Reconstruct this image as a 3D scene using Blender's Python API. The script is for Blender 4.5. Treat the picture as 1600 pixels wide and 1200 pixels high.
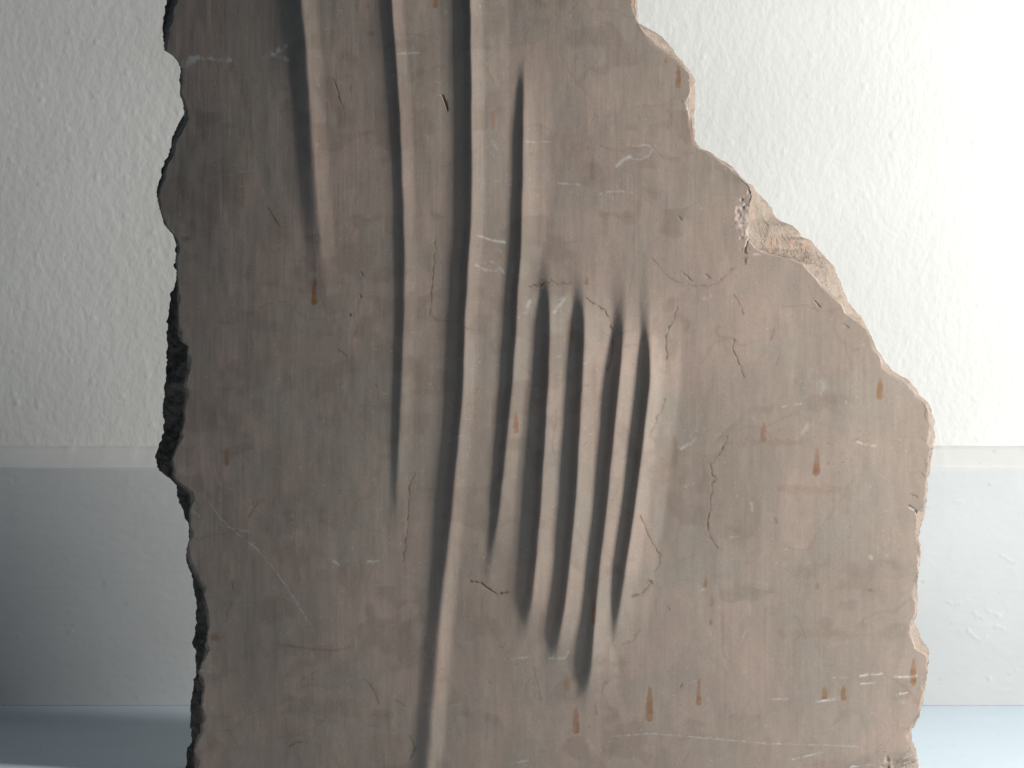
import bpy, math
import numpy as np

S = bpy.context.scene
for o in list(bpy.data.objects):
    bpy.data.objects.remove(o)

# ------------------------------------------------------------------ camera
F = 3735.0            # focal length in pixels of a 1600 px wide picture
CZ = 0.200            # camera height above the floor (m)
DS = 1.195            # distance to the carved face
THICK = 0.055         # slab thickness
DW = 1.50             # distance to the plaster
DK = 1.485            # distance to the skirting face

cam_d = bpy.data.cameras.new('camera')
cam_d.sensor_width = 36.0
cam_d.lens = F / 1600.0 * 36.0
cam_d.clip_start = 0.01
cam_d.clip_end = 50.0
cam = bpy.data.objects.new('camera', cam_d)
cam.location = (0, 0, CZ)
cam.rotation_euler = (math.radians(90), 0, 0)
S.collection.objects.link(cam)
S.camera = cam

# ------------------------------------------------------------------ light
world = bpy.data.worlds.new('World')
S.world = world
world.use_nodes = True
bg = world.node_tree.nodes['Background']
bg.inputs['Color'].default_value = (0.22, 0.53, 1.0, 1)
bg.inputs['Strength'].default_value = 0.050


def area_light(name, loc, target, sx, sy, energy, col):
    from mathutils import Vector
    d = bpy.data.lights.new(name, 'AREA')
    d.shape = 'RECTANGLE'
    d.size = sx
    d.size_y = sy
    d.energy = energy
    d.color = col
    o = bpy.data.objects.new(name, d)
    o.location = loc
    o.rotation_euler = (Vector(target) - Vector(loc)).to_track_quat('-Z', 'Y').to_euler()
    S.collection.objects.link(o)
    return o


area_light('window_light', (0.85, 0.918, 0.46), (0.0, 1.30, 0.20), 0.125, 0.50, 14.6, (1.0, 0.985, 0.945))

S.cycles.max_bounces = 5
S.cycles.diffuse_bounces = 4
S.cycles.glossy_bounces = 2
S.cycles.caustics_reflective = False
S.cycles.caustics_refractive = False

vs = S.view_settings
vs.view_transform = 'Standard'
vs.look = 'None'
vs.exposure = 0.0
vs.gamma = 1.0
vs.use_curve_mapping = False


# ------------------------------------------------------------------ numpy noise
def _hash(ix, iy, seed):
    h = (ix.astype(np.int64) * 374761393 + iy.astype(np.int64) * 668265263 + seed * 1442695041) & 0xFFFFFFFF
    h = ((h ^ (h >> 13)) * 1274126177) & 0xFFFFFFFF
    h = (h ^ (h >> 16)) & 0xFFFFFFFF
    return h / 4294967295.0 * 2.0 - 1.0


def vnoise(x, y, seed=0):
    x = np.asarray(x, float)
    y = np.asarray(y, float)
    x, y = np.broadcast_arrays(x, y)
    ix = np.floor(x)
    iy = np.floor(y)
    fx = x - ix
    fy = y - iy
    fx = fx * fx * fx * (fx * (fx * 6 - 15) + 10)
    fy = fy * fy * fy * (fy * (fy * 6 - 15) + 10)
    a = _hash(ix, iy, seed)
    b = _hash(ix + 1, iy, seed)
    c = _hash(ix, iy + 1, seed)
    d = _hash(ix + 1, iy + 1, seed)
    return (a * (1 - fx) + b * fx) * (1 - fy) + (c * (1 - fx) + d * fx) * fy


def fbm(x, y, oct=4, seed=0, gain=0.5):
    r = 0
    a = 1.0
    t = 0
    for k in range(oct):
        r = r + a * vnoise(x * 2 ** k, y * 2 ** k, seed + k * 17)
        t += a
        a *= gain
    return r / t


def sstep(a, b, x):
    t = np.clip((x - a) / (b - a), 0, 1)
    return t * t * (3 - 2 * t)


# ------------------------------------------------------------------ material helpers
def new_mat(name):
    m = bpy.data.materials.new(name)
    m.use_nodes = True
    nt = m.node_tree
    return m, nt, nt.nodes['Principled BSDF']


def N(nt, typ, **kw):
    n = nt.nodes.new(typ)
    for k, v in kw.items():
        setattr(n, k, v)
    return n


def L(nt, a, b):
    nt.links.new(a, b)


def noise_node(nt, vec, scale, detail=4, rough=0.55, dist=0.0):
    n = N(nt, 'ShaderNodeTexNoise')
    n.inputs['Scale'].default_value = scale
    n.inputs['Detail'].default_value = detail
    n.inputs['Roughness'].default_value = rough
    n.inputs['Distortion'].default_value = dist
    L(nt, vec, n.inputs['Vector'])
    return n.outputs['Fac']


def mapping(nt, vec, scale, rot=(0, 0, 0), loc=(0, 0, 0)):
    n = N(nt, 'ShaderNodeMapping')
    n.inputs['Scale'].default_value = scale
    n.inputs['Rotation'].default_value = rot
    n.inputs['Location'].default_value = loc
    L(nt, vec, n.inputs['Vector'])
    return n.outputs['Vector']


def ramp(nt, fac, p0, p1, c0=(0, 0, 0, 1), c1=(1, 1, 1, 1)):
    n = N(nt, 'ShaderNodeValToRGB')
    n.color_ramp.elements[0].position = p0
    n.color_ramp.elements[1].position = p1
    n.color_ramp.elements[0].color = c0
    n.color_ramp.elements[1].color = c1
    L(nt, fac, n.inputs['Fac'])
    return n.outputs['Color']


def mix(nt, fac, a, b, mode='MIX'):
    n = N(nt, 'ShaderNodeMix', data_type='RGBA', blend_type=mode)
    if isinstance(fac, (int, float)):
        n.inputs[0].default_value = fac
    else:
        L(nt, fac, n.inputs[0])
    for v, s in ((a, n.inputs[6]), (b, n.inputs[7])):
        if isinstance(v, tuple):
            s.default_value = v
        else:
            L(nt, v, s)
    return n.outputs[2]


def math_node(nt, op, a, b=None):
    n = N(nt, 'ShaderNodeMath', operation=op)
    for v, s in ((a, n.inputs[0]), (b, n.inputs[1])):
        if v is None:
            continue
        if isinstance(v, (int, float)):
            s.default_value = v
        else:
            L(nt, v, s)
    return n.outputs[0]


def bump(nt, height, strength, dist, normal=None):
    n = N(nt, 'ShaderNodeBump')
    n.inputs['Strength'].default_value = strength
    n.inputs['Distance'].default_value = dist
    L(nt, height, n.inputs['Height'])
    if normal is not None:
        L(nt, normal, n.inputs['Normal'])
    return n.outputs['Normal']


# ------------------------------------------------------------------ materials
def mat_stone_face():
    m, nt, p = new_mat('honed_pink_grey_limestone')
    co = N(nt, 'ShaderNodeTexCoord').outputs['Object']
    tone = N(nt, 'ShaderNodeAttribute', attribute_name='tone')      # veining of the stone: clouds, grey, brown patches, brushed streaks
    ts = N(nt, 'ShaderNodeSeparateColor')
    L(nt, tone.outputs['Color'], ts.inputs['Color'])
    streak = noise_node(nt, mapping(nt, co, (560, 1, 20), rot=(0, math.radians(2), 0)), 1.0, 2, 0.6)
    speck = noise_node(nt, co, 900, 1, 0.6)
    base = mix(nt, ts.outputs[0], (0.355, 0.279, 0.228, 1), (0.440, 0.331, 0.272, 1))
    base = mix(nt, math_node(nt, 'MULTIPLY', ts.outputs[1], 0.62), base, (0.358, 0.304, 0.252, 1))
    base = mix(nt, math_node(nt, 'MULTIPLY', ts.outputs[2], 0.34), base, (0.260, 0.193, 0.153, 1))
    base = mix(nt, math_node(nt, 'MULTIPLY', tone.outputs['Alpha'], 0.27), base, (0.419, 0.349, 0.290, 1))
    g = ramp(nt, streak, 0.25, 0.75, (0.98, 0.98, 0.98, 1), (1.02, 1.02, 1.02, 1))
    base = mix(nt, 1.0, base, g, 'MULTIPLY')
    g2 = ramp(nt, speck, 0.25, 0.75, (0.965, 0.965, 0.965, 1), (1.035, 1.035, 1.035, 1))
    base = mix(nt, 1.0, base, g2, 'MULTIPLY')
    fine = noise_node(nt, mapping(nt, co, (1, 1, 0.8), loc=(7, 7, 7)), 230, 3, 0.65)
    g3 = ramp(nt, fine, 0.3, 0.7, (0.955, 0.957, 0.965, 1), (1.04, 1.033, 1.025, 1))
    base = mix(nt, 1.0, base, g3, 'MULTIPLY')
    at = N(nt, 'ShaderNodeAttribute', attribute_name='marks')
    sep = N(nt, 'ShaderNodeSeparateColor')
    L(nt, at.outputs['Color'], sep.inputs['Color'])
    drop_col = mix(nt, ts.outputs[1], (0.29, 0.130, 0.066, 1), (0.31, 0.165, 0.062, 1))
    base = mix(nt, sep.outputs[0], base, drop_col)
    base = mix(nt, math_node(nt, 'MULTIPLY', at.outputs['Alpha'], 0.8), base, (0.24, 0.135, 0.08, 1))
    base = mix(nt, math_node(nt, 'MULTIPLY', sep.outputs[2], 0.75), base, (0.13, 0.070, 0.04, 1))
    base = mix(nt, math_node(nt, 'MULTIPLY', sep.outputs[1], 0.72), base, (0.76, 0.76, 0.74, 1))
    L(nt, base, p.inputs['Base Color'])
    p.inputs['Roughness'].default_value = 0.58
    p.inputs['Specular IOR Level'].default_value = 0.3
    h = math_node(nt, 'ADD', math_node(nt, 'MULTIPLY', streak, 0.3), math_node(nt, 'MULTIPLY', speck, 0.9))
    L(nt, bump(nt, h, 0.11, 0.00035), p.inputs['Normal'])
    return m


def mat_stone_break():
    m, nt, p = new_mat('raw_broken_limestone')
    co = N(nt, 'ShaderNodeTexCoord').outputs['Object']
    a = noise_node(nt, co, 45, 5, 0.65, 0.5)
    b = noise_node(nt, co, 260, 4, 0.6)
    c = noise_node(nt, mapping(nt, co, (1, 1, 1), loc=(5, 5, 5)), 90, 3, 0.6)
    base = mix(nt, ramp(nt, a, 0.38, 0.62), (0.235, 0.192, 0.156, 1), (0.295, 0.235, 0.194, 1))
    base = mix(nt, ramp(nt, c, 0.60, 0.68), base, (0.33, 0.215, 0.165, 1))
    base = mix(nt, ramp(nt, b, 0.66, 0.76), base, (0.085, 0.07, 0.05, 1))
    at = N(nt, 'ShaderNodeAttribute', attribute_name='edge_shade')
    base = mix(nt, math_node(nt, 'MULTIPLY', at.outputs['Fac'], 0.85), base, (0.050, 0.050, 0.038, 1))  # shade of the left broken edge, painted into the stone colour
    L(nt, base, p.inputs['Base Color'])
    p.inputs['Roughness'].default_value = 0.85
    p.inputs['Specular IOR Level'].default_value = 0.2
    nrm = bump(nt, a, 0.8, 0.006)
    nrm = bump(nt, b, 0.8, 0.0022, nrm)
    L(nt, nrm, p.inputs['Normal'])
    return m


def mat_plaster():
    m, nt, p = new_mat('stippled_white_plaster')
    co = N(nt, 'ShaderNodeTexCoord').outputs['Object']
    big = noise_node(nt, co, 9, 1, 0.5)
    med = noise_node(nt, mapping(nt, co, (1, 1, 0.62), rot=(0, math.radians(-35), 0)), 140, 2, 0.55)
    lump = noise_node(nt, mapping(nt, co, (1, 1, 0.7), rot=(0, math.radians(-30), 0), loc=(2, 3, 1)), 300, 1, 0.5)
    vor = N(nt, 'ShaderNodeTexVoronoi', feature='F1', voronoi_dimensions='2D')
    vor.inputs['Scale'].default_value = 58
    sx = N(nt, 'ShaderNodeSeparateXYZ')
    L(nt, co, sx.inputs[0])
    cx = N(nt, 'ShaderNodeCombineXYZ')
    L(nt, sx.outputs['X'], cx.inputs['X'])
    L(nt, sx.outputs['Z'], cx.inputs['Y'])
    L(nt, cx.outputs[0], vor.inputs['Vector'])
    nod = N(nt, 'ShaderNodeMapRange', interpolation_type='SMOOTHSTEP')
    nod.inputs['From Min'].default_value = 0.02
    nod.inputs['From Max'].default_value = 0.17
    nod.inputs['To Min'].default_value = 1.0
    nod.inputs['To Max'].default_value = 0.0
    L(nt, vor.outputs['Distance'], nod.inputs['Value'])
    sc = N(nt, 'ShaderNodeSeparateColor')
    L(nt, vor.outputs['Color'], sc.inputs['Color'])
    gate = math_node(nt, 'GREATER_THAN', sc.outputs[0], 0.72)
    base = mix(nt, ramp(nt, big, 0.35, 0.65), (0.625, 0.62, 0.595, 1), (0.665, 0.66, 0.635, 1))
    L(nt, base, p.inputs['Base Color'])
    p.inputs['Roughness'].default_value = 0.8
    p.inputs['Specular IOR Level'].default_value = 0.2
    h = math_node(nt, 'ADD', math_node(nt, 'MULTIPLY', med, 1.0), math_node(nt, 'MULTIPLY', lump, 0.42))
    h = math_node(nt, 'ADD', h, math_node(nt, 'MULTIPLY', math_node(nt, 'MULTIPLY', nod.outputs[0], gate), 0.40))
    L(nt, bump(nt, h, 0.19, 0.0024), p.inputs['Normal'])
    return m


def mat_paint(name, c0, c1, bumpy):
    m, nt, p = new_mat(name)
    co = N(nt, 'ShaderNodeTexCoord').outputs['Object']
    big = noise_node(nt, co, 11, 4, 0.55)
    brush = noise_node(nt, mapping(nt, co, (18, 1, 420)), 1.0, 3, 0.5)
    fine = noise_node(nt, co, 240, 3, 0.5)
    base = mix(nt, ramp(nt, big, 0.35, 0.65), c0, c1)
    dirt = ramp(nt, noise_node(nt, mapping(nt, co, (1, 1, 1), loc=(4, 4, 2)), 150, 2, 0.5), 0.715, 0.74)
    base = mix(nt, math_node(nt, 'MULTIPLY', dirt, 0.3), base, (0.35, 0.32, 0.28, 1))
    L(nt, base, p.inputs['Base Color'])
    p.inputs['Roughness'].default_value = 0.55
    p.inputs['Specular IOR Level'].default_value = 0.35
    nrm = bump(nt, brush, 0.10 * bumpy, 0.0007)
    nrm = bump(nt, fine, 0.15 * bumpy, 0.0008, nrm)
    L(nt, nrm, p.inputs['Normal'])
    return m


M_FACE = mat_stone_face()
M_BREAK = mat_stone_break()
M_PLASTER = mat_plaster()
M_SKIRT = mat_paint('painted_skirting', (0.505, 0.513, 0.510, 1), (0.545, 0.552, 0.550, 1), 1.0)
M_LEDGE = mat_paint('white_painted_ledge', (0.57, 0.572, 0.558, 1), (0.605, 0.607, 0.593, 1), 0.6)
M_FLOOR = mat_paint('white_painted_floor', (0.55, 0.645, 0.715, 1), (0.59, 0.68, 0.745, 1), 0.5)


# ------------------------------------------------------------------ mesh helpers
def mesh_from(name, V, Q, mat, normals=None, smooth=True):
    me = bpy.data.meshes.new(name)
    V = np.ascontiguousarray(V, np.float32)
    Q = np.ascontiguousarray(Q, np.int32)
    me.vertices.add(len(V))
    me.vertices.foreach_set('co', V.ravel())
    n = len(Q)
    me.loops.add(n * 4)
    me.loops.foreach_set('vertex_index', Q.ravel())
    me.polygons.add(n)
    me.polygons.foreach_set('loop_start', np.arange(n, dtype=np.int32) * 4)
    me.polygons.foreach_set('loop_total', np.full(n, 4, np.int32))
    me.update(calc_edges=True)
    me.polygons.foreach_set('use_smooth', np.full(n, smooth, bool))
    me.materials.append(mat)
    if normals is not None:
        me.normals_split_custom_set_from_vertices(np.ascontiguousarray(normals, np.float32))
    return me


def grid_quads(nr, nc, flip=False):
    i = np.arange(nr - 1)[:, None] * nc + np.arange(nc - 1)[None, :]
    q = np.stack([i, i + 1, i + nc + 1, i + nc], -1).reshape(-1, 4)
    return q[:, ::-1] if flip else q


def link(name, me, parent=None):
    o = bpy.data.objects.new(name, me)
    S.collection.objects.link(o)
    if parent is not None:
        o.parent = parent
    return o


def seg_dist(U, V, pts):
    d = np.full(U.shape, 1e9)
    for (x0, y0), (x1, y1) in zip(pts[:-1], pts[1:]):
        dx, dy = x1 - x0, y1 - y0
        t = np.clip(((U - x0) * dx + (V - y0) * dy) / (dx * dx + dy * dy), 0, 1)
        d = np.minimum(d, np.hypot(U - x0 - t * dx, V - y0 - t * dy))
    return d


# ------------------------------------------------------------------ setting: floor, wall, skirting
def build_setting():
    nx, ny = 60, 40
    xs = np.linspace(-2.2, 2.2, nx)
    ys = np.linspace(-1.2, DW + 0.05, ny)
    X, Y = np.meshgrid(xs, ys)
    Z = np.zeros_like(X)
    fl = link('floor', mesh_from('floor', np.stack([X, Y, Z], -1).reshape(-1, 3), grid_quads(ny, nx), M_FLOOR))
    fl['kind'] = 'structure'
    fl['label'] = 'smooth white painted floor in front of the wall'

    nx, nz = 260, 120
    xs = np.linspace(-2.2, 2.2, nx)
    zs = np.linspace(-0.05, 1.7, nz)
    X, Z = np.meshgrid(xs, zs)
    Y = DW + 0.0012 * fbm(X * 7, Z * 7, 3, 5)
    wall = link('wall', mesh_from('wall', np.stack([X, Y, Z], -1).reshape(-1, 3), grid_quads(nz, nx), M_PLASTER))
    wall['kind'] = 'structure'
    wall['label'] = 'white wall of stippled rough plaster behind the stone'

    # skirting: sloped ledge on top of a flat painted band
    xs = np.concatenate([np.linspace(-2.2, -0.45, 120, endpoint=False), np.linspace(-0.45, 0.45, 1300, endpoint=False), np.linspace(0.45, 2.2, 120)])
    nx = len(xs)
    zt = CZ - 97 / F * DW
    ze = CZ - 130 / F * DK
    e1 = 0.0003 * fbm(xs * 60, xs * 0, 4, 31) + 0.0004 * np.clip(vnoise(xs * 130, xs * 0 + 3, 8) - 0.25, 0, 1)
    e2 = 0.0005 * fbm(xs * 12, xs * 0, 2, 33) + 0.0001 * vnoise(xs * 160, xs * 0, 34)
    prof = []
    prof.append((xs * 0 + DW + 0.004, zt + e1 + 0.0004))
    prof.append((xs * 0 + DW - 0.0012, zt + e1))
    for t in (0.25, 0.5, 0.75, 0.93):
        prof.append((DW + (DK - DW) * t + 0.0001 * vnoise(xs * 40, xs * 0 + t * 9, 4), zt + (ze - zt) * t + e1 * (1 - t) + e2 * t))
    prof.append((xs * 0 + DK + 0.0003, ze + e2 - 0.0002))
    prof.append((xs * 0 + DK, ze + e2 - 0.0016))
    up = xs * F / DK + 800
    flakes = [[(1493, 945), (1515, 938)], [(1520, 958), (1536, 966)], [(1513, 985), (1530, 1001), (1540, 995)], [(1577, 1053), (1588, 1048)], [(1543, 953), (1562, 963)],
              [(1490, 783), (1503, 785)], [(1565, 868), (1581, 876)], [(1545, 1058), (1548, 1064)], [(10, 738), (26, 742)], [(16, 757), (14, 750)], [(20, 804), (24, 803)],
              [(1470, 732), (1476, 736)], [(1480, 940), (1488, 944)], [(1555, 978), (1568, 983)], [(108, 988), (112, 985)]]
    zs = np.linspace(ze - 0.0030, 0.0, 170)
    for q, z in enumerate(zs):
        y = DK + 0.0005 * fbm(xs * 9, xs * 0 + z * 20, 2, 12) + 0.00006 * fbm(xs * 160, xs * 0 + z * 320, 2, 14)
        vp = np.full_like(up, 600 + (CZ - z) * F / DK)
        for fl_ in flakes:
            ys_ = [p[1] for p in fl_]
            if min(ys_) - 8 < vp[0] < max(ys_) + 8:
                d = seg_dist(up + 2 * vnoise(up / 4, vp / 4, 6), vp + 2 * vnoise(up / 4, vp / 4, 7), fl_)
                y = y - (0.00020 if vp[0] > 780 else 0.00010) * (1 - sstep(0.5, 3.5, d))
        if q == len(zs) - 1:
            prof.append((y, np.clip(0.0004 * fbm(xs * 14, xs * 0, 3, 19) - 0.0003, -0.0006, 1)))
            prof.append((y + 0.012, np.clip(0.0004 * fbm(xs * 14, xs * 0, 3, 19) - 0.0003, -0.0006, 1)))
        else:
            prof.append((y, xs * 0 + z))
    V = np.stack([np.stack([xs, y, z], -1) for y, z in prof], 0)
    # the sloped ledge is painted white like the wall, the band below it grey
    nl = 7
    link('ledge', mesh_from('ledge', V[:nl].reshape(-1, 3), grid_quads(nl, nx, True), M_LEDGE), wall)
    link('skirting', mesh_from('skirting', V[nl - 1:].reshape(-1, 3), grid_quads(len(prof) - nl + 1, nx, True), M_SKIRT), wall)
    return wall


build_setting()

# ------------------------------------------------------------------ the stone slab: outlines (picture px on the face plane)
LS = [(-420, 300), (-330, 285), (-250, 276), (-160, 268), (-80, 272), (-30, 268), (0, 260), (25, 254), (35, 252.5), (50, 253), (64, 255.5), (73, 267.5), (86, 275), (100, 282), (108, 281), (118, 279), (128, 279),
      (145, 282.5), (175, 287.5), (183, 284), (195, 277), (208, 271), (220, 267), (238, 264), (252, 256), (270, 252), (285, 247.5),
      (300, 245), (318, 246), (335, 250), (348, 254), (358, 265), (370, 271), (383, 276), (392, 275), (405, 272.5), (415, 272), (428, 275),
      (445, 271), (453, 270), (458, 265), (470, 264), (490, 261), (505, 260), (530, 260), (550, 260.5), (570, 259), (600, 257.5), (620, 255),
      (640, 251), (660, 256), (675, 254), (685, 250), (695, 245), (712, 243), (725, 245), (735, 247.5), (743, 257.5), (752, 269), (758, 275),
      (768, 276), (780, 278), (795, 285), (808, 289), (820, 292.5), (830, 295), (845, 294.5), (855, 291), (863, 289), (875, 291), (886, 294),
      (897, 300), (915, 301), (930, 304), (950, 307), (970, 306), (985, 305), (998, 300), (1010, 301), (1022, 305), (1035, 306), (1055, 305.5),
      (1065, 301), (1085, 299), (1105, 297), (1125, 297), (1140, 299), (1160, 297.5), (1170, 291), (1185, 290), (1200, 290), (1225, 293)]
LF = [(-420, 308), (-330, 292), (-250, 284), (-160, 276), (-80, 279), (-30, 277), (0, 270), (30, 262), (50, 257), (64, 258), (73, 270), (86, 279), (95, 284), (108, 283), (118, 281), (128, 281), (145, 284.5),
      (175, 289.5), (183, 286), (195, 279), (208, 273), (220, 270), (238, 267), (252, 259), (270, 255), (285, 250), (300, 247), (318, 249), (345, 258), (362, 272),
      (380, 278), (400, 276), (415, 275), (430, 277), (450, 277), (470, 277.5), (500, 277.5), (520, 279), (533, 285), (540, 293), (560, 294.5),
      (578, 293), (592, 290), (600, 288), (620, 289), (640, 287.5), (655, 288), (670, 284), (685, 280), (700, 276), (715, 270), (722, 268),
      (735, 271), (745, 271), (752, 274), (757, 279), (765, 290), (773, 297), (788, 298), (797, 297), (806, 295), (820, 296), (830, 297),
      (845, 297), (860, 292), (875, 293), (886, 296), (897, 303), (910, 310), (925, 318), (940, 318), (955, 322), (970, 324), (990, 325), (1002, 322),
      (1015, 321), (1025, 322), (1037, 317), (1050, 313), (1060, 310), (1070, 315), (1085, 318), (1097, 315), (1110, 314), (1120, 317), (1135, 316),
      (1145, 312), (1155, 312), (1165, 307), (1175, 305), (1185, 303), (1200, 306), (1225, 304)]
RS = [(-420, 830), (-330, 905), (-240, 950), (-150, 968), (-80, 985), (-30, 990), (0, 995), (15, 996), (30, 997.5), (38, 1000), (43, 1012), (50, 1025), (58, 1037), (70, 1046), (87, 1060), (98, 1069), (110, 1077.5), (125, 1085),
      (140, 1087.5), (160, 1087), (185, 1086), (210, 1086), (222, 1087), (232, 1095), (237, 1107), (242, 1117), (250, 1125), (255, 1135),
      (260, 1145), (270, 1155), (280, 1162), (286, 1170), (290, 1179), (300, 1185), (318, 1200), (340, 1215), (346, 1222), (353, 1240), (363, 1250),
      (370, 1254), (375, 1268), (390, 1280), (402, 1292), (415, 1305), (430, 1310), (445, 1317), (458, 1320), (470, 1327), (485, 1335),
      (493, 1345), (503, 1353), (515, 1357), (530, 1363), (545, 1370), (553, 1377), (565, 1385), (578, 1395), (585, 1405), (592, 1417),
      (600, 1426), (612, 1435), (622, 1443), (628, 1450), (640, 1456), (655, 1461), (668, 1462), (685, 1461), (700, 1459), (715, 1456), (730, 1454),
      (745, 1451), (760, 1450), (775, 1449), (787, 1449.5), (800, 1446), (812, 1444), (825, 1440), (840, 1437.5), (850, 1439), (875, 1439),
      (890, 1436), (900, 1435), (930, 1435), (945, 1435), (960, 1432), (971, 1429), (976, 1432), (985, 1436), (995, 1440), (1005, 1444),
      (1013, 1450), (1020, 1452), (1030, 1451), (1050, 1450), (1070, 1447), (1090, 1444), (1100, 1442), (1115, 1439), (1128, 1432), (1138, 1426),
      (1145, 1424), (1158, 1426), (1170, 1430), (1180, 1434), (1190, 1435.5), (1225, 1436)]
RF = [(-420, 820), (-330, 896), (-240, 942), (-150, 962), (-80, 980), (-30, 987), (0, 992), (20, 994), (35, 997), (42, 1000), (55, 1010), (70, 1025), (82, 1040), (95, 1060), (107, 1072), (120, 1080), (130, 1082), (142, 1078),
      (160, 1075), (175, 1078), (190, 1081), (205, 1084), (220, 1085), (233, 1093), (238, 1106), (244, 1116), (250, 1122), (256, 1130),
      (262, 1141), (272, 1152), (282, 1160), (288, 1168), (294, 1172), (302, 1174), (320, 1171), (340, 1169), (360, 1170), (378, 1172), (388, 1180), (395, 1195),
      (400, 1215), (405, 1240), (412, 1256), (425, 1265), (440, 1280), (450, 1290), (460, 1300), (468, 1309), (478, 1317), (490, 1322), (500, 1336), (508, 1347),
      (516, 1355), (525, 1360), (535, 1365), (550, 1371), (565, 1378), (575, 1385), (585, 1394), (592, 1404), (600, 1418), (612, 1428), (622, 1437),
      (630, 1444), (640, 1449), (655, 1452), (668, 1455), (680, 1456), (700, 1453), (720, 1450), (735, 1448), (750, 1447), (765, 1447),
      (780, 1446), (790, 1442), (800, 1434), (815, 1434), (830, 1433), (840, 1434), (850, 1437), (875, 1437), (890, 1435), (900, 1433), (930, 1432), (945, 1433), (960, 1430), (970, 1426),
      (978, 1424), (990, 1426), (1005, 1427), (1015, 1432), (1020, 1442), (1025, 1449), (1050, 1448), (1070, 1445), (1090, 1442), (1100, 1440), (1115, 1437), (1128, 1430),
      (1138, 1424), (1148, 1422), (1158, 1424), (1166, 1422), (1176, 1416), (1188, 1406), (1198, 1396), (1210, 1390), (1225, 1388)]


def curve(pts):
    a = np.array(pts, float)
    return lambda v: np.interp(v, a[:, 0], a[:, 1])


cLS, cLF, cRS, cRF = curve(LS), curve(LF), curve(RS), curve(RF)


def jag(v, seed, amp=1.0):
    return amp * (1.3 * vnoise(v / 9.0, v * 0, seed) + 0.8 * vnoise(v / 3.7, v * 0 + 5, seed) + 0.5 * vnoise(v / 1.9, v * 0 + 9, seed))


# ------------------------------------------------------------------ carved ridges: crest line, height, widths
# crest points (y, x); amplitude points (y, mm); left face width px; right slope: (first facet px, share), tail px
R = [
    dict(c=[(-420, 452), (-200, 458), (0, 472), (50, 477), (100, 481), (200, 487), (300, 494.5), (400, 502), (450, 507), (520, 512)],
         a=[(-420, 2.07), (0, 1.99), (150, 1.71), (250, 1.45), (330, 1.17), (400, 0.76), (440, 0.36), (480, 0.05), (500, 0.00)], we=28, wl=28, w1=24, k=0.62, w2=80),
    dict(c=[(-420, 580), (-200, 596), (0, 611), (100, 619), (200, 625), (300, 628.5), (400, 632), (500, 630), (600, 627), (700, 622), (750, 620.5), (850, 619)],
         a=[(-420, 1.94), (0, 1.66), (100, 1.52), (300, 1.39), (500, 1.39), (600, 1.34), (680, 1.16), (740, 0.83), (790, 0.37), (840, 0.08), (870, 0.00)], we=13, wl=9, w1=20, k=0.50, w2=70),
    dict(c=[(-420, 728), (0, 734), (100, 735), (200, 736), (300, 736), (350, 735), (450, 728), (500, 725), (600, 721.5), (700, 714), (800, 705), (850, 700), (900, 695), (950, 690), (1000, 685), (1100, 678), (1150, 674), (1225, 667)],
         a=[(-420, 2.83), (0, 2.83), (300, 2.77), (450, 2.83), (600, 3.20), (750, 2.70), (850, 2.40), (920, 2.00), (1000, 1.70), (1100, 1.50), (1225, 1.35)], we=40, wl=8, w1=22, k=0.38, w2=60),
    dict(c=[(60, 819), (110, 819), (150, 818), (200, 816.5), (300, 815), (400, 812), (450, 807.5), (500, 805), (550, 802), (600, 798.5), (700, 789), (800, 779), (850, 772), (930, 760)],
         a=[(80, 0.00), (110, 0.36), (140, 1.07), (200, 1.66), (300, 1.96), (450, 2.25), (600, 2.38), (700, 2.25), (780, 1.78), (830, 1.25), (870, 0.53), (910, 0.06), (925, 0.00)], we=12, wl=8, w1=24, k=0.42, w2=42),
    dict(c=[(350, 848), (420, 856), (460, 859), (500, 858), (550, 857), (600, 854.5), (700, 848), (800, 842), (900, 833), (970, 827), (1040, 820)],
         a=[(365, 0.00), (400, 0.28), (435, 0.82), (465, 1.92), (500, 2.87), (620, 3.42), (800, 3.55), (880, 3.49), (925, 3.06), (955, 1.78), (980, 0.53), (1000, 0.00)], we=27, wl=9, w1=24, k=0.12, w2=44),
    dict(c=[(400, 906), (450, 911), (500, 913), (550, 911), (600, 907.5), (700, 902), (800, 896), (900, 886), (1000, 873), (1060, 866)],
         a=[(390, 0.00), (430, 0.30), (462, 1.06), (490, 2.58), (530, 3.42), (600, 3.80), (800, 4.10), (910, 3.80), (930, 4.02), (970, 3.49), (1000, 2.05), (1025, 0.62), (1045, 0.00)], we=27, wl=9, w1=24, k=0.12, w2=46),
    dict(c=[(400, 978), (460, 978), (500, 976), (550, 971), (600, 965.5), (700, 955), (800, 945), (900, 933.5), (1000, 925), (1060, 921), (1120, 916)],
         a=[(410, 0.00), (450, 0.39), (490, 1.16), (530, 2.64), (570, 3.57), (600, 3.88), (800, 3.88), (920, 3.72), (990, 3.80), (1035, 3.30), (1062, 1.94), (1085, 0.58), (1105, 0.00)], we=27, wl=9, w1=22, k=0.12, w2=44),
    dict(c=[(400, 1012), (460, 1013), (540, 1015), (600, 1013.5), (700, 1002), (800, 989), (900, 974), (1000, 961), (1060, 954)],
         a=[(410, 0.00), (450, 0.38), (500, 1.14), (535, 2.85), (570, 3.89), (600, 4.18), (700, 4.37), (800, 4.18), (840, 4.28), (900, 3.76), (950, 2.62), (990, 1.31), (1030, 0.00)], we=30, wl=9, w1=24, k=0.35, w2=50),
]
PXMM = DS / F * 1000.0     # mm per px on the face plane


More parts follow.
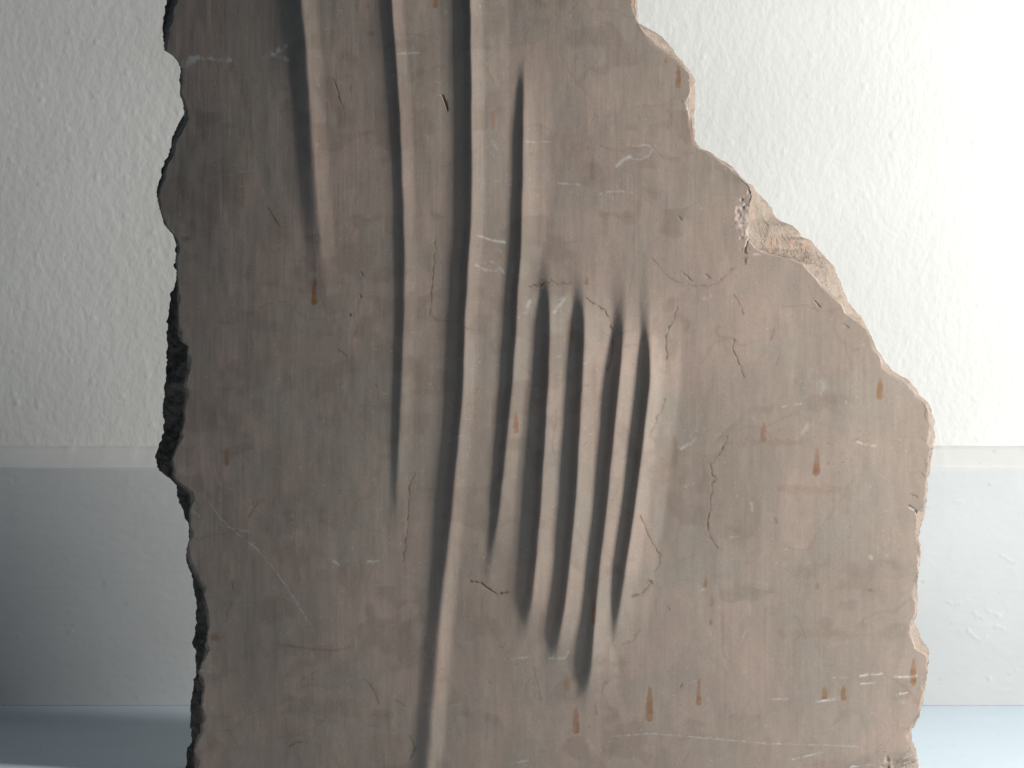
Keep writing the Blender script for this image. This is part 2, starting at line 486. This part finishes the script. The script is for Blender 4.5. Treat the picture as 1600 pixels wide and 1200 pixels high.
def ridge_field(U, V):
    """height in mm of the carved surface and, per point, the ridge it belongs to (-1 none)"""
    H = np.zeros_like(U)
    best = np.full(U.shape, 0.32)
    own = np.full(U.shape, -1, int)
    for i, r in enumerate(R):
        c = np.array(r['c'], float)
        a = np.array(r['a'], float)
        cx = np.interp(V, c[:, 0], c[:, 1])
        # gentle smoothing of the polyline
        cx = (np.interp(V - 22, c[:, 0], c[:, 1]) + cx * 2 + np.interp(V + 22, c[:, 0], c[:, 1])) / 4
        A = (np.interp(V - 14, a[:, 0], a[:, 1], 0 if a[0, 0] > -300 else None, 0 if a[-1, 0] < 1200 else None)
             + np.interp(V, a[:, 0], a[:, 1], 0 if a[0, 0] > -300 else None, 0 if a[-1, 0] < 1200 else None)
             + np.interp(V + 14, a[:, 0], a[:, 1], 0 if a[0, 0] > -300 else None, 0 if a[-1, 0] < 1200 else None)) / 3
        cx = cx + 0.5 * vnoise(V / 35.0, V * 0 + i * 7, 77)
        s = U - cx
        wl, w1, w2, k = r['wl'], r['w1'], r['w2'], r['k']
        we = r['we'] if i in (0, 1, 2, 3) else np.interp(V, [600, 750], [r['we'], 23])
        wl = wl + (we - wl) * np.clip(1.15 * (1 - A / a[:, 1].max()), 0, 1)
        left = sstep(-wl, 1.5, s)
        if i == 2:
            k = k + (0.97 - k) * np.clip((V - 780) / 200, 0, 1)
        t1 = np.clip(s / w1, 0, 1)
        t2 = np.clip(s / w2, 0, 1)
        right = k * (1 - t1) ** 1.25 + (1 - k) * (1 - t2) ** 1.08
        # round the very crest
        h = np.where(s < 0, left, right)
        h = A * h
        H = np.maximum(H, h) + 0.25 * np.minimum(H, h)
        inside = (s > -wl - 22) & (s < w1 + 10)
        sc = np.where(inside, A, 0)
        m = sc > best
        own[m] = i
        best = np.where(m, np.maximum(sc, best) * 0 + 0.32, best)
    return H, own


# ------------------------------------------------------------------ surface marks
DROPS = [(1060, 98, 137, 9, 1), (925, 240, 282, 7, .5), (771, 163, 201, 7, .5), (492, 428, 475, 10, 1), (806, 643, 677, 9, .9), (894, 495, 535, 8, .7),
         (1375, 588, 624, 12, .9), (1193, 655, 691, 9, .8), (1276, 698, 744, 12, .95), (1102, 900, 920, 7, .8), (928, 933, 976, 8, .9), (886, 1050, 1081, 9, .6),
         (900, 1103, 1148, 12, .95), (1015, 1070, 1128, 13, .95), (1092, 1058, 1103, 9, .9), (1288, 1070, 1093, 11, .95), (1318, 1068, 1095, 10, .95),
         (1427, 1026, 1073, 11, 1), (1277, 906, 921, 7, .7), (354, 700, 731, 8, .8), (917, 430, 445, 8, .8), (681, -20, 8, 8, .9), (1041, 82, 98, 5, .5), (1112, 925, 948, 7, .35)]
WHITE = [([(1283, 600), (1286, 612)], 18, .2), ([(1254, 675), (1262, 664)], 10, .28), ([(1175, 950), (1195, 905)], 26, .07), ([(1215, 880), (1235, 885)], 20, .08), ([(720, 1003), (726, 1006)], 14, .14), ([(1345, 1056), (1378, 1053)], 3.5, 1), ([(1300, 1059), (1327, 1059)], 2, .5), ([(1345, 1069), (1367, 1067)], 2.5, .9), ([(1398, 1058), (1418, 1058), (1432, 1057)], 4, 1),
         ([(1406, 1085), (1418, 1083)], 2.5, .8), ([(1275, 1096), (1312, 1092)], 4, 1), ([(1200, 1093), (1232, 1092)], 2.5, .5), ([(1238, 1187), (1285, 1176)], 2.5, .7),
         ([(1330, 1199), (1362, 1195)], 3, .8), ([(1340, 690), (1357, 696), (1369, 699)], 4, .9), ([(1223, 636), (1229, 634)], 3, .8), ([(1244, 632), (1252, 631)], 3, .8),
         ([(286, 90), (300, 76), (325, 79), (362, 83)], 8, .8), ([(288, 88), (312, 76)], 11, .7), ([(412, 78), (432, 73), (446, 62)], 9, .85), ([(425, 76), (450, 84)], 8, .5), ([(744, 366), (757, 370), (772, 375), (790, 378)], 4, .75),
         ([(744, 414), (758, 421), (776, 422)], 4, .6), ([(768, 408), (780, 418), (788, 425)], 4, .5), ([(775, 386), (786, 398)], 5, .4), ([(620, 80), (655, 78)], 3, .5), ([(964, 259), (974, 249), (986, 244)], 7, .6),
         ([(985, 247), (1000, 249), (1015, 243), (1020, 232), (1012, 226), (990, 228)], 2.2, .5), ([(872, 285), (905, 288)], 3, .45), ([(938, 302), (955, 299), (970, 298), (990, 301)], 3.5, .45),
         ([(1066, 701), (1086, 688)], 5, .45), ([(575, 881), (592, 879)], 3, .7), ([(583, 880), (582, 885)], 2.5, .5), ([(522, 880), (530, 886)], 3.5, .6), ([(300, 802), (312, 812)], 4, .5), ([(345, 825), (370, 832), (388, 836)], 3, .4),
         ([(325, 785), (345, 815), (375, 842), (402, 862), (425, 890), (448, 922), (467, 953), (490, 990)], 1.8, .5), ([(332, 700), (335, 730), (343, 760), (365, 770)], 1.6, .3),
         ([(770, 222), (775, 228)], 9, .4), ([(822, 221), (860, 220)], 1.8, .5), ([(655, 220), (665, 222)], 1.5, .3), ([(955, 1152), (1020, 1147), (1100, 1153), (1200, 1162), (1300, 1165), (1342, 1167)], 2.0, .5),
         ([(858, 1030), (882, 1030), (888, 1020)], 4, .5), ([(800, 1031), (826, 1029)], 3.5, .5), ([(822, 488), (828, 470)], 7, .45), ([(866, 488), (882, 468)], 6, .45), ([(870, 470), (885, 462)], 3, .4),
         ([(1164, 985), (1160, 1002)], 4, .35), ([(1100, 920), (1096, 922)], 4, .7), ([(1360, 870), (1362, 872)], 7, .6), ([(1174, 785), (1176, 798)], 5, .4), ([(1281, 820), (1285, 824)], 4, .3),
         ([(1105, 1090), (1108, 1100)], 3, .4), ([(800, 1195), (825, 1191)], 4, .4), ([(1072, 760), (1084, 755)], 4, .35), ([(1155, 838), (1142, 839)], 3, .3), ([(705, 650), (735, 656)], 2, .3),
         ([(310, 1057), (327, 1060)], 4, .7), ([(315, 1110), (333, 1118)], 4, .45), ([(280, 741), (285, 739)], 4, .5), ([(1110, 463), (1100, 466)], 8, .3), ([(700, 690), (725, 680)], 1.6, .3), ([(335, 270), (400, 258)], 2, .2),
         ([(1155, 322), (1162, 330), (1158, 345), (1164, 352)], 3, .8), ([(1170, 372), (1166, 384)], 4, 1), ([(1165, 318), (1160, 324)], 3, .8), ([(1178, 398), (1188, 397)], 4, .6), ([(1422, 794), (1428, 797)], 3, .9)]
CRACK = [([(518, 115), (526, 130), (530, 150), (536, 163)], 1.8, .7, .2), ([(549, 128), (547, 150)], 1.6, .5, .1), ([(692, 147), (697, 158), (700, 168)], 3.2, 1, .9),
         ([(680, 372), (678, 410), (675, 440), (672, 490)], 1.6, .6, .2), ([(672, 492), (683, 500), (720, 503)], 1.5, .35, .1), ([(417, 318), (425, 330), (436, 350)], 2.0, .6, .1),
         ([(727, 512), (737, 515), (747, 514)], 2.0, .5, .1), ([(530, 547), (542, 556)], 2.2, .6, .2), ([(547, 489), (548, 492)], 2.8, 1, .5), ([(563, 460), (564, 464)], 2.2, .7, .3), ([(564, 425), (568, 428)], 2.2, .6, .3),
         ([(562, 465), (552, 495), (558, 512), (550, 532), (545, 546)], 1.2, .3, .05),
         ([(916, 466), (930, 476), (945, 485), (952, 500), (957, 520), (959, 540), (955, 560), (948, 580)], 2.0, .8, .35),
         ([(1058, 480), (1052, 500), (1042, 520), (1040, 540), (1043, 560)], 1.9, .7, .3), ([(1146, 460), (1155, 475), (1161, 490)], 1.7, .6, .2),
         ([(1147, 530), (1144, 545), (1152, 560), (1157, 575), (1162, 590)], 1.9, .7, .3), ([(1022, 405), (1035, 425), (1055, 440), (1080, 446), (1105, 447), (1125, 440), (1140, 425), (1148, 417)], 1.5, .45, .1),
         ([(825, 448), (845, 444), (860, 438), (870, 443), (890, 442)], 2.2, .6, .35), ([(1040, 625), (1030, 645), (1022, 665), (1014, 683), (1024, 690)], 2.0, .6, .2),
         ([(1136, 682), (1131, 695), (1128, 705), (1118, 715), (1110, 725), (1112, 740), (1118, 748), (1113, 755), (1110, 780), (1107, 810), (1106, 832), (1112, 845), (1122, 858)], 2.2, .7, .3),
         ([(1000, 805), (1012, 835), (1022, 855), (1031, 868), (1030, 878), (1022, 892)], 1.9, .75, .4), ([(1018, 908), (1012, 918), (1002, 927), (988, 932)], 2.6, .7, .3), ([(1015, 908), (1018, 912)], 4, .9, .4),
         ([(735, 910), (752, 913), (768, 925), (775, 930), (793, 927)], 2.4, .8, .5), ([(648, 740), (640, 760), (638, 800), (635, 840), (630, 880)], 1.4, .6, .25),
         ([(588, 600), (590, 625)], 1.4, .4, .1), ([(436, 1013), (480, 1020), (520, 1022), (548, 1016)], 3.2, .35, .0), ([(565, 1065), (580, 1075), (588, 1090), (592, 1105)], 1.5, .5, .1),
         ([(640, 1155), (648, 1175), (642, 1190)], 1.8, .7, .2), ([(452, 1175), (462, 1169), (477, 1168)], 2.0, .5, .1), ([(1240, 960), (1250, 975), (1256, 990)], 1.5, .4, .1),
         ([(1420, 791), (1432, 800), (1436, 812), (1433, 838)], 2.8, .9, .9), ([(1422, 773), (1430, 774), (1433, 778)], 2.2, .6, .4), ([(834, 1045), (840, 1070), (845, 1095)], 1.5, .5, .1),
         ([(402, 788), (396, 800), (388, 812)], 2.2, .5, .1), ([(361, 950), (355, 962), (352, 978)], 2.2, .5, .1), ([(360, 910), (366, 930)], 1.5, .4, .1), ([(1179, 302), (1175, 345), (1171, 368), (1165, 388), (1164, 412)], 2.6, .8, .6),
         ([(908, 603), (907, 612)], 2.4, .8, .3), ([(908, 603), (935, 601)], 1.4, .5, .1), ([(1060, 338), (1064, 342)], 4.5, .4, .3), ([(1068, 428), (1080, 438)], 4, .35, .3), ([(1103, 430), (1108, 434)], 4, .35, .3),
         ([(940, 1085), (944, 1070), (950, 1065)], 1.4, .5, .1), ([(930, 1100), (933, 1118)], 1.4, .4, .1), ([(1044, 951), (1045, 953)], 3, .6, .3), ([(1109, 970), (1110, 975)], 5, .45, .2), ([(1062, 1075), (1066, 1070)], 3, .6, .3),
         ([(582, 1122), (588, 1124)], 7, .35, .1), ([(600, 1122), (601, 1124)], 4, .35, .1), ([(620, 1100), (632, 1108)], 2.4, .4, .1), ([(1290, 692), (1300, 696)], 1.6, .3, .1), ([(1210, 810), (1214, 816)], 4, .3, .1),
         ([(1240, 1000), (1256, 992), (1259, 998)], 2.2, .4, .1), ([(1355, 922), (1363, 923)], 6, .7, .2), ([(1443, 640), (1447, 660)], 2, .4, .2), ([(1438, 685), (1446, 690)], 2, .4, .2), ([(1440, 738), (1446, 748)], 2, .5, .2),
         ([(1272, 470), (1282, 480)], 2.6, .5, .6), ([(1318, 506), (1326, 512)], 2.4, .5, .4), ([(1330, 549), (1341, 546)], 2, .4, .1), ([(1205, 530), (1209, 515)], 2, .5, .1), ([(1212, 570), (1216, 560)], 2, .5, .1),
         ([(870, 640), (862, 700), (868, 720)], 1.3, .35, .05), ([(955, 780), (980, 800), (1000, 812)], 1.3, .3, .05), ([(1000, 985), (990, 1000), (975, 1008)], 1.3, .4, .05), ([(1128, 960), (1128, 1020), (1140, 1035)], 1.3, .35, .05)]
BROWN = [((335, 1005), 12, 7, .8), ((1178, 345), 9, 30, .55), ((845, 444), 18, 6, .5), ((755, 985), 35, 22, .22), ((1160, 1120), 26, 18, .25), ((470, 870), 45, 22, .2), ((540, 905), 45, 26, .16), ((470, 1155), 22, 10, .25),
         ((1210, 690), 70, 8, .28), ((1265, 765), 80, 9, .25), ((1290, 990), 90, 9, .22), ((1160, 835), 30, 14, .22), ((445, 365), 12, 16, .3), ((580, 45), 10, 5, .5), ((606, 715), 12, 6, .3), ((905, 245), 22, 40, .18), ((290, 368), 8, 5, .6),
         ((655, 575), 22, 24, .22), ((1310, 625), 30, 8, .2), ((990, 5), 6, 8, .7), ((880, 225), 8, 30, .18), ((600, 1160), 40, 10, .15), ((1020, 740), 50, 25, .15), ((950, 1125), 12, 12, .35), ((400, 790), 14, 12, .3)]


def surface_marks(U, V):
    """R drops, G white scratches, B cracks, A brown staining; plus a recess in mm"""
    Rr = np.zeros_like(U)
    G = np.zeros_like(U)
    B = np.zeros_like(U)
    A = np.zeros_like(U)
    rec = np.zeros_like(U)
    n1 = vnoise(U / 3.0, V / 3.0, 3)
    n2 = vnoise(U / 7.0, V / 7.0, 13)
    vrow = V[:, 0]

    def rows(y0, y1):
        i0 = max(0, np.searchsorted(vrow, y0 - 12))
        i1 = min(len(vrow), np.searchsorted(vrow, y1 + 12))
        return slice(i0, i1)
    for x, y0, y1, w, k in DROPS:
        s = rows(y0, y1)
        u, v = U[s], V[s]
        if u.size == 0:
            continue
        t = np.clip((v - y0) / (y1 - y0), 0, 1)
        half = w * 0.5 * (0.50 + 0.50 * t ** 1.1) * (0.35 + 0.65 * np.sqrt(np.clip(t * 2.5, 0, 1)))
        end = np.sqrt(np.clip(1 - np.clip((t - 0.86) / 0.14, 0, 1) ** 2, 0, 1))
        half = half * end + 0.5 * n1[s] + 0.5 * n2[s]
        m = 1 - sstep(-0.9, 1.1, np.abs(u - x - 1.0 * (0.5 - t)) - half)
        m = m * (0.8 + 0.25 * n2[s]) * sstep(y0 - 2, y0 + 10, v) * (1 - sstep(y1 - 1, y1 + 1.5, v)) * k * (0.72 + 0.28 * t)
        Rr[s] = np.maximum(Rr[s], m)
    for pts, w, k in WHITE:
        ys = [p[1] for p in pts]
        s = rows(min(ys), max(ys))
        if U[s].size == 0:
            continue
        d = seg_dist(U[s] + n2[s] * 1.2, V[s] + n1[s] * 0.8, pts)
        m = (1 - sstep(w * 0.05, w * (0.62 + 0.3 * n1[s]) + 0.4, d)) * k * np.clip(0.62 + 0.8 * n2[s] + 0.3 * n1[s], 0.08, 1)
        G[s] = np.maximum(G[s], m)
    for pts, w, k, dep in CRACK:
        ys = [p[1] for p in pts]
        s = rows(min(ys), max(ys))
        if U[s].size == 0:
            continue
        d = seg_dist(U[s] + n2[s] * 1.8 + n1[s] * 0.8, V[s] + n1[s] * 1.4, pts)
        w = w * 0.78
        var = np.clip(0.8 + 0.6 * n2[s], 0.25, 1.1)
        m = (1 - sstep(w * 0.2, w * 0.55 + 0.5, d)) * k * var
        B[s] = np.maximum(B[s], np.clip(m, 0, 1))
        A[s] = np.maximum(A[s], (1 - sstep(1, w * 1.6 + 2, d)) * 0.45 * k * var)
        rec[s] = np.maximum(rec[s], (1 - sstep(0, w * 0.6 + 0.6, d)) * dep * 0.55 * var)
    for (x, y), rx, ry, k in BROWN:
        s = rows(y - ry * 2, y + ry * 2)
        if U[s].size == 0:
            continue
        d = np.hypot((U[s] - x) / rx, (V[s] - y) / ry) + 0.35 * n2[s] + 0.35 * vnoise(U[s] / 17, V[s] / 17, 21)
        A[s] = np.maximum(A[s], (1 - sstep(0.3, 1.15, d)) * k)
    # tiny pits and specks scattered over the face
    rng = np.random.RandomState(4)
    sp = vnoise(U / 2.6, V / 2.6, 91)
    gate = sstep(0.0, 0.5, fbm(U / 70, V / 70, 2, 55))
    B = np.maximum(B, sstep(0.84, 0.96, sp) * (0.15 + 0.85 * gate) * 0.5)
    rec = np.maximum(rec, sstep(0.88, 0.98, sp) * 0.06 * gate)
    sp2 = vnoise(U / 2.9, V / 2.9, 191)
    G = np.maximum(G, sstep(0.86, 0.96, sp2) * (1 - gate) * 0.35)
    return Rr, G, B, A, rec


# ------------------------------------------------------------------ build the slab
VB = 600 + CZ * F / DS          # the row where the face meets the floor


def px_to_world(u, v, D, y):
    return (u - 800) / F * D, y, CZ - (v - 600) / F * D


BASE = np.array([(870 - 800) / F * DS, DS + THICK * 0.5, 0.0])


def build_slab():
    root = bpy.data.objects.new('carved_stone', None)
    root.location = BASE
    root.empty_display_size = 0.1
    S.collection.objects.link(root)
    root['label'] = 'broken pinkish grey stone slab carved with vertical flutes, standing before the white wall'
    root['category'] = 'carved stone'
    root['kind'] = 'thing'

    v_top = -400.0
    nr, nc = 1080, 860
    # denser rows where the camera looks
    vr = np.concatenate([np.linspace(v_top, -24, 80, endpoint=False), np.linspace(-24, VB, nr - 80)])
    xl = cLF(vr) + jag(vr, 3, 0.8)
    xr = cRF(vr) + jag(vr, 5, 0.9)
    s = np.linspace(0, 1, nc)
    U = xl[:, None] + (xr - xl)[:, None] * s[None, :]
    V = np.repeat(vr[:, None], nc, 1)
    topw = sstep(-200, v_top, -V * -1.0) if False else np.clip((-200 - V) / (-200 - v_top), 0, 1) ** 2
    V = V + topw * (26 * fbm(U / 60, U * 0, 4, 41) + (U - 600) * 0.10)

    H, own = ridge_field(U, V)
    for _ in range(4):                                            # crests are worn round, not knife-edged
        H[:, 2:-2] = (H[:, :-4] + 4 * H[:, 1:-3] + 6 * H[:, 2:-2] + 4 * H[:, 3:-1] + H[:, 4:]) / 16
    mr, mg, mb, ma, rec = surface_marks(U, np.repeat(vr[:, None], nc, 1))
    H = H - rec
    H -= 9.8 * ((U - 1230) / 560) ** 2 + np.interp(V, [0, 450, 1000], [4.4, 2.2, 1.0]) * np.clip((640 - U) / 350, 0, 1.2) ** 2      # slight belly across the width
    H += 0.9 * fbm(U / 260, V / 300, 2, 7)                       # the hand-worked face is not dead flat
    H += 0.16 * fbm(U / 34, V / 90, 3, 8)
    H += 0.012 * vnoise(U / 3.4, V / 60, 9) + 0.008 * vnoise(U / 2.2, V / 2.2, 10)
    # worn, chipped arris along both broken edges
    dl = (U - xl[:, None])
    dr = (xr[:, None] - U)
    cl = np.clip(2.5 + 4.0 * vnoise(vr / 14, vr * 0, 61), 1.2, 8)[:, None]
    cr = np.clip(3.0 + 5.0 * vnoise(vr / 16, vr * 0, 63), 1.2, 9)[:, None]
    H -= (0.5 + 0.4 * vnoise(vr / 25, vr * 0, 66))[:, None] * (1 - sstep(0, 1, dl / cl)) + (0.28 + 0.5 * vnoise(vr / 22, vr * 0, 64))[:, None] * (1 - sstep(0, 1, dr / cr))
    # the crumbled patch at the right shoulder
    cr1 = (1 - sstep(0.3, 1.0, np.hypot((U - 1166) / 17, (V - 345) / 42) + 0.5 * vnoise(U / 6, V / 6, 71)))
    H += cr1 * (0.26 * vnoise(U / 5, V / 6, 72) - 0.4)
    mg = np.maximum(mg, cr1 * np.clip(vnoise(U / 3.5, V / 4, 73) - 0.15, 0, 1) * 0.6)
    cr2 = (1 - sstep(0.3, 1.0, np.hypot((U - 1392) / 24, (V - 1200) / 16) + 0.4 * vnoise(U / 6, V / 6, 74)))
    H += cr2 * (0.6 * vnoise(U / 6, V / 6, 75) - 0.6)

    Y = DS - H * 0.001
    X = (U - 800) / F * Y
    Z = CZ - (V - 600) / F * DS
    Z[-1, :] = 0.0
    P = np.stack([X, Y, Z], -1)
    # analytic-ish normals from the grid so that the pieces shade as one carved surface
    dU = np.gradient(P, axis=1)
    dV = np.gradient(P, axis=0)
    Nn = np.cross(dV, dU)
    Nn /= np.maximum(np.linalg.norm(Nn, axis=-1, keepdims=True), 1e-12)
    Nn[Nn[..., 1] > 0] *= -1
    PV = (P - BASE).reshape(-1, 3)
    NV = Nn.reshape(-1, 3)
    Q = grid_quads(nr, nc, True)
    wu = U + 40 * vnoise(U / 120, V / 120, 301)
    wv = V + 40 * vnoise(U / 120, V / 120, 303)
    t0 = sstep(-0.35, 0.35, fbm(wu / 190, wv / 230, 5, 311, 0.6))
    t1 = sstep(-0.2, 0.42, fbm(wu / 75, wv / 80, 4, 313, 0.6))
    t2 = sstep(0.12, 0.24, fbm(wu / 105, wv / 62, 4, 317, 0.5)) * sstep(-0.3, 0.3, fbm(U / 30, V / 30, 2, 319))
    # plates: low-contrast polygons of slightly different tone, as in a nodular limestone
    pu, pv = (wu + 18 * fbm(U / 40, V / 40, 3, 331)) / 135, (wv + 18 * fbm(U / 40, V / 40, 3, 333)) / 115
    cu, cv = np.floor(pu), np.floor(pv)
    f1 = np.full(U.shape, 9.0)
    f2 = np.full(U.shape, 9.0)
    pid = np.zeros(U.shape)
    for du in (-1, 0, 1):
        for dv in (-1, 0, 1):
            gx, gy = cu + du, cv + dv
            d = np.hypot(gx + 0.5 + 0.45 * _hash(gx, gy, 341) - pu, gy + 0.5 + 0.45 * _hash(gx, gy, 343) - pv)
            nearer = d < f1
            f2 = np.where(nearer, f1, np.minimum(f2, d))
            pid = np.where(nearer, _hash(gx, gy, 347), pid)
            f1 = np.where(nearer, d, f1)
    plate = pid * sstep(0.0, 0.06, f2 - f1)
    t0 = np.clip(t0 * 0.8 + 0.1 + 0.22 * plate, 0, 1)
    t1 = np.clip(t1 - 0.25 * plate, 0, 1)
    seam = (1 - sstep(0.0, 0.05, f2 - f1)) * sstep(0.0, 0.4, vnoise(U / 60, V / 60, 351))
    ma = np.maximum(ma, seam * 0.22)
    run = sstep(0.25, 0.75, fbm(U / 10, V / 120, 3, 361)) * sstep(0.0, 0.45, fbm(U / 120, V / 150, 2, 363))
    ma = np.maximum(ma, run * 0.26)
    slant = np.interp(U, [300, 900, 1400], [0.02, 0.06, 0.26])
    su = U + V * slant
    t3 = sstep(0.1, 0.7, fbm(su / 17, V / 260, 3, 323, 0.6)) * sstep(-0.3, 0.4, vnoise(U / 150, V / 190, 325))
    tone = np.stack([t0, t1, t2, t3], -1).reshape(-1, 4)
    marks = np.stack([mr, mg, mb, ma], -1).reshape(-1, 4)
    own_q = own.reshape(-1)[Q[:, 0]]
    flute_labels = ['shallow flute nearest the left edge', 'long flute left of the deepest shadow', 'longest flute running down to the foot of the slab',
                    'flute beginning highest beside the plain right half', 'short flute, first of the close set', 'short flute, second of the close set',
                    'short flute reaching lowest of the close set', 'short flute bounding the plain right half']

    def piece(name, qs, label=None):
        used = np.unique(qs)
        remap = np.full(len(PV), -1, np.int64)
        remap[used] = np.arange(len(used))
        me = mesh_from(name, PV[used], remap[qs], M_FACE, NV[used])
        at = me.attributes.new('marks', 'FLOAT_COLOR', 'POINT')
        at.data.foreach_set('color', np.ascontiguousarray(marks[used], np.float32).ravel())
        at = me.attributes.new('tone', 'FLOAT_COLOR', 'POINT')
        at.data.foreach_set('color', np.ascontiguousarray(tone[used], np.float32).ravel())
        o = link(name, me, root)
        if label:
            o['label'] = label
        return o

    piece('front_face', Q[own_q == -1], 'smooth pinkish grey worked face with rusty drop-shaped marks')
    for i in range(len(R)):
        q = Q[own_q == i]
        if len(q):
            piece('flute', q, flute_labels[i])

    # ---- broken edges left and right, top and bottom, back
    K = 26
    tk = np.linspace(0, 1, K)

    def side(name, cF, cS, xf, sgn, seed, label, edge_shade):
        rr = np.arange(nr)
        Pn = np.zeros((nr, K, 3))
        edge = P[:, 0] if sgn < 0 else P[:, -1]
        for k, t in enumerate(tk):
            D = edge[:, 1] + (DS + THICK - edge[:, 1]) * t
            # v of this point as seen in projection at this depth
            Zr = edge[:, 2]
            v = 600 - (Zr - CZ) * F / D
            v_e = np.where(vr < -200, vr, v)
            peak = 0.58 + 0.25 * vnoise(vr / 40, vr * 0, seed + 2)
            b = np.where(t < peak, sstep(0, 1, (t / peak) * 0.98 + 0.02) ** 0.8, 1.0)
            f_, s_ = cF(v_e), cS(v_e) + jag(v_e, seed + 9, 0.7)
            x = f_ + (s_ - f_) * b
            over = np.clip((t - peak) / (1 - peak + 1e-6), 0, 1)
            x = x - sgn * (over ** 1.5) * (10 + 8 * vnoise(vr / 30, vr * 0 + 4, seed))
            rough = sstep(0.0, 0.25, np.array(t)) * (2.4 * fbm(vr / 22, vr * 0 + t * 5, 4, seed) - 1.6 + 1.6 * vnoise(vr / 6, vr * 0 + t * 11, seed + 4))
            x = x + sgn * np.minimum(rough, 0.4)
            wide = np.abs(s_ - f_)
            x = x + sgn * np.minimum(wide, 22) * 0.16 * sstep(0.02, 0.2, np.array(t)) * (vnoise(vr / 13 + t * 3, vr * 0 + t * 9, seed + 40) + 0.6 * vnoise(vr / 5, vr * 0 + t * 21, seed + 41)) * (1 - 0.7 * b)
            Pn[:, k, 0] = (x - 800) / F * D
            Pn[:, k, 1] = D + 0.0020 * math.sin(math.pi * t) * vnoise(vr / 12, vr * 0 + t * 7, seed + 6)
            Pn[:, k, 2] = Zr
        Pn[:, 0] = edge
        me = mesh_from(name, (Pn - BASE).reshape(-1, 3), grid_quads(nr, K, sgn < 0), M_BREAK)
        at = me.attributes.new('edge_shade', 'FLOAT', 'POINT')  # how strongly shade is painted into the edge colour
        cr_ = np.clip(edge_shade * (0.8 + 0.4 * fbm(vr[:, None] / 50, tk[None, :] * 4, 3, seed + 30)), 0, 1) * sstep(0.0, 0.12, tk)[None, :]
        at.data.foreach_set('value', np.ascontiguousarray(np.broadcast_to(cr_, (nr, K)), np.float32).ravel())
        o = link(name, me, root)
        o['label'] = label
        return Pn

    PL = side('broken_edge', cLF, cLS, xl, -1, 101, 'broken edge facing away from the light, its shade painted into the colour', 0.9)
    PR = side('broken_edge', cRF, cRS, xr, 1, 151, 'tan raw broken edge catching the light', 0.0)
    # back
    nb = 24
    tb = np.linspace(0, 1, nb)[None, :, None]
    PB = PL[:, -1][:, None, :] * (1 - tb) + PR[:, -1][:, None, :] * tb
    PB[..., 1] += 0.003 * np.sin(np.pi * tb[..., 0]) * fbm(PB[..., 0] * 40, PB[..., 2] * 40, 3, 200)
    step = np.unique(np.concatenate([np.arange(0, nr, 6), [nr - 1]]))
    me = mesh_from('back_face', (PB[step] - BASE).reshape(-1, 3), grid_quads(len(step), nb, False), M_BREAK)
    link('back_face', me, root)
    # top break and foot: strips between the face row, the edge columns and the back row
    for name, row in (('top_break', 0), ('foot', nr - 1)):
        front = P[row]
        sb = np.linspace(0, 1, nc)
        back = np.stack([np.interp(sb, np.linspace(0, 1, nb), PB[row, :, c]) for c in range(3)], -1)
        T = np.zeros((K, nc, 3))
        for k, t in enumerate(tk):
            T[k] = front * (1 - t) + back * t
            lx, rx = PL[row, k, 0], PR[row, k, 0]
            T[k, :, 0] = lx + (rx - lx) * s
            if row == 0:
                T[k, :, 2] = front[:, 2] + 0.004 * math.sin(math.pi * t) * fbm(s * 30, s * 0 + t * 4, 4, 222)
            else:
                T[k, :, 2] = 0.0
        cs = np.unique(np.concatenate([np.arange(0, nc, 4), [nc - 1]]))
        me = mesh_from(name, (T[:, cs] - BASE).reshape(-1, 3), grid_quads(K, len(cs), row != 0), M_BREAK)
        link(name, me, root)
    return root


build_slab()
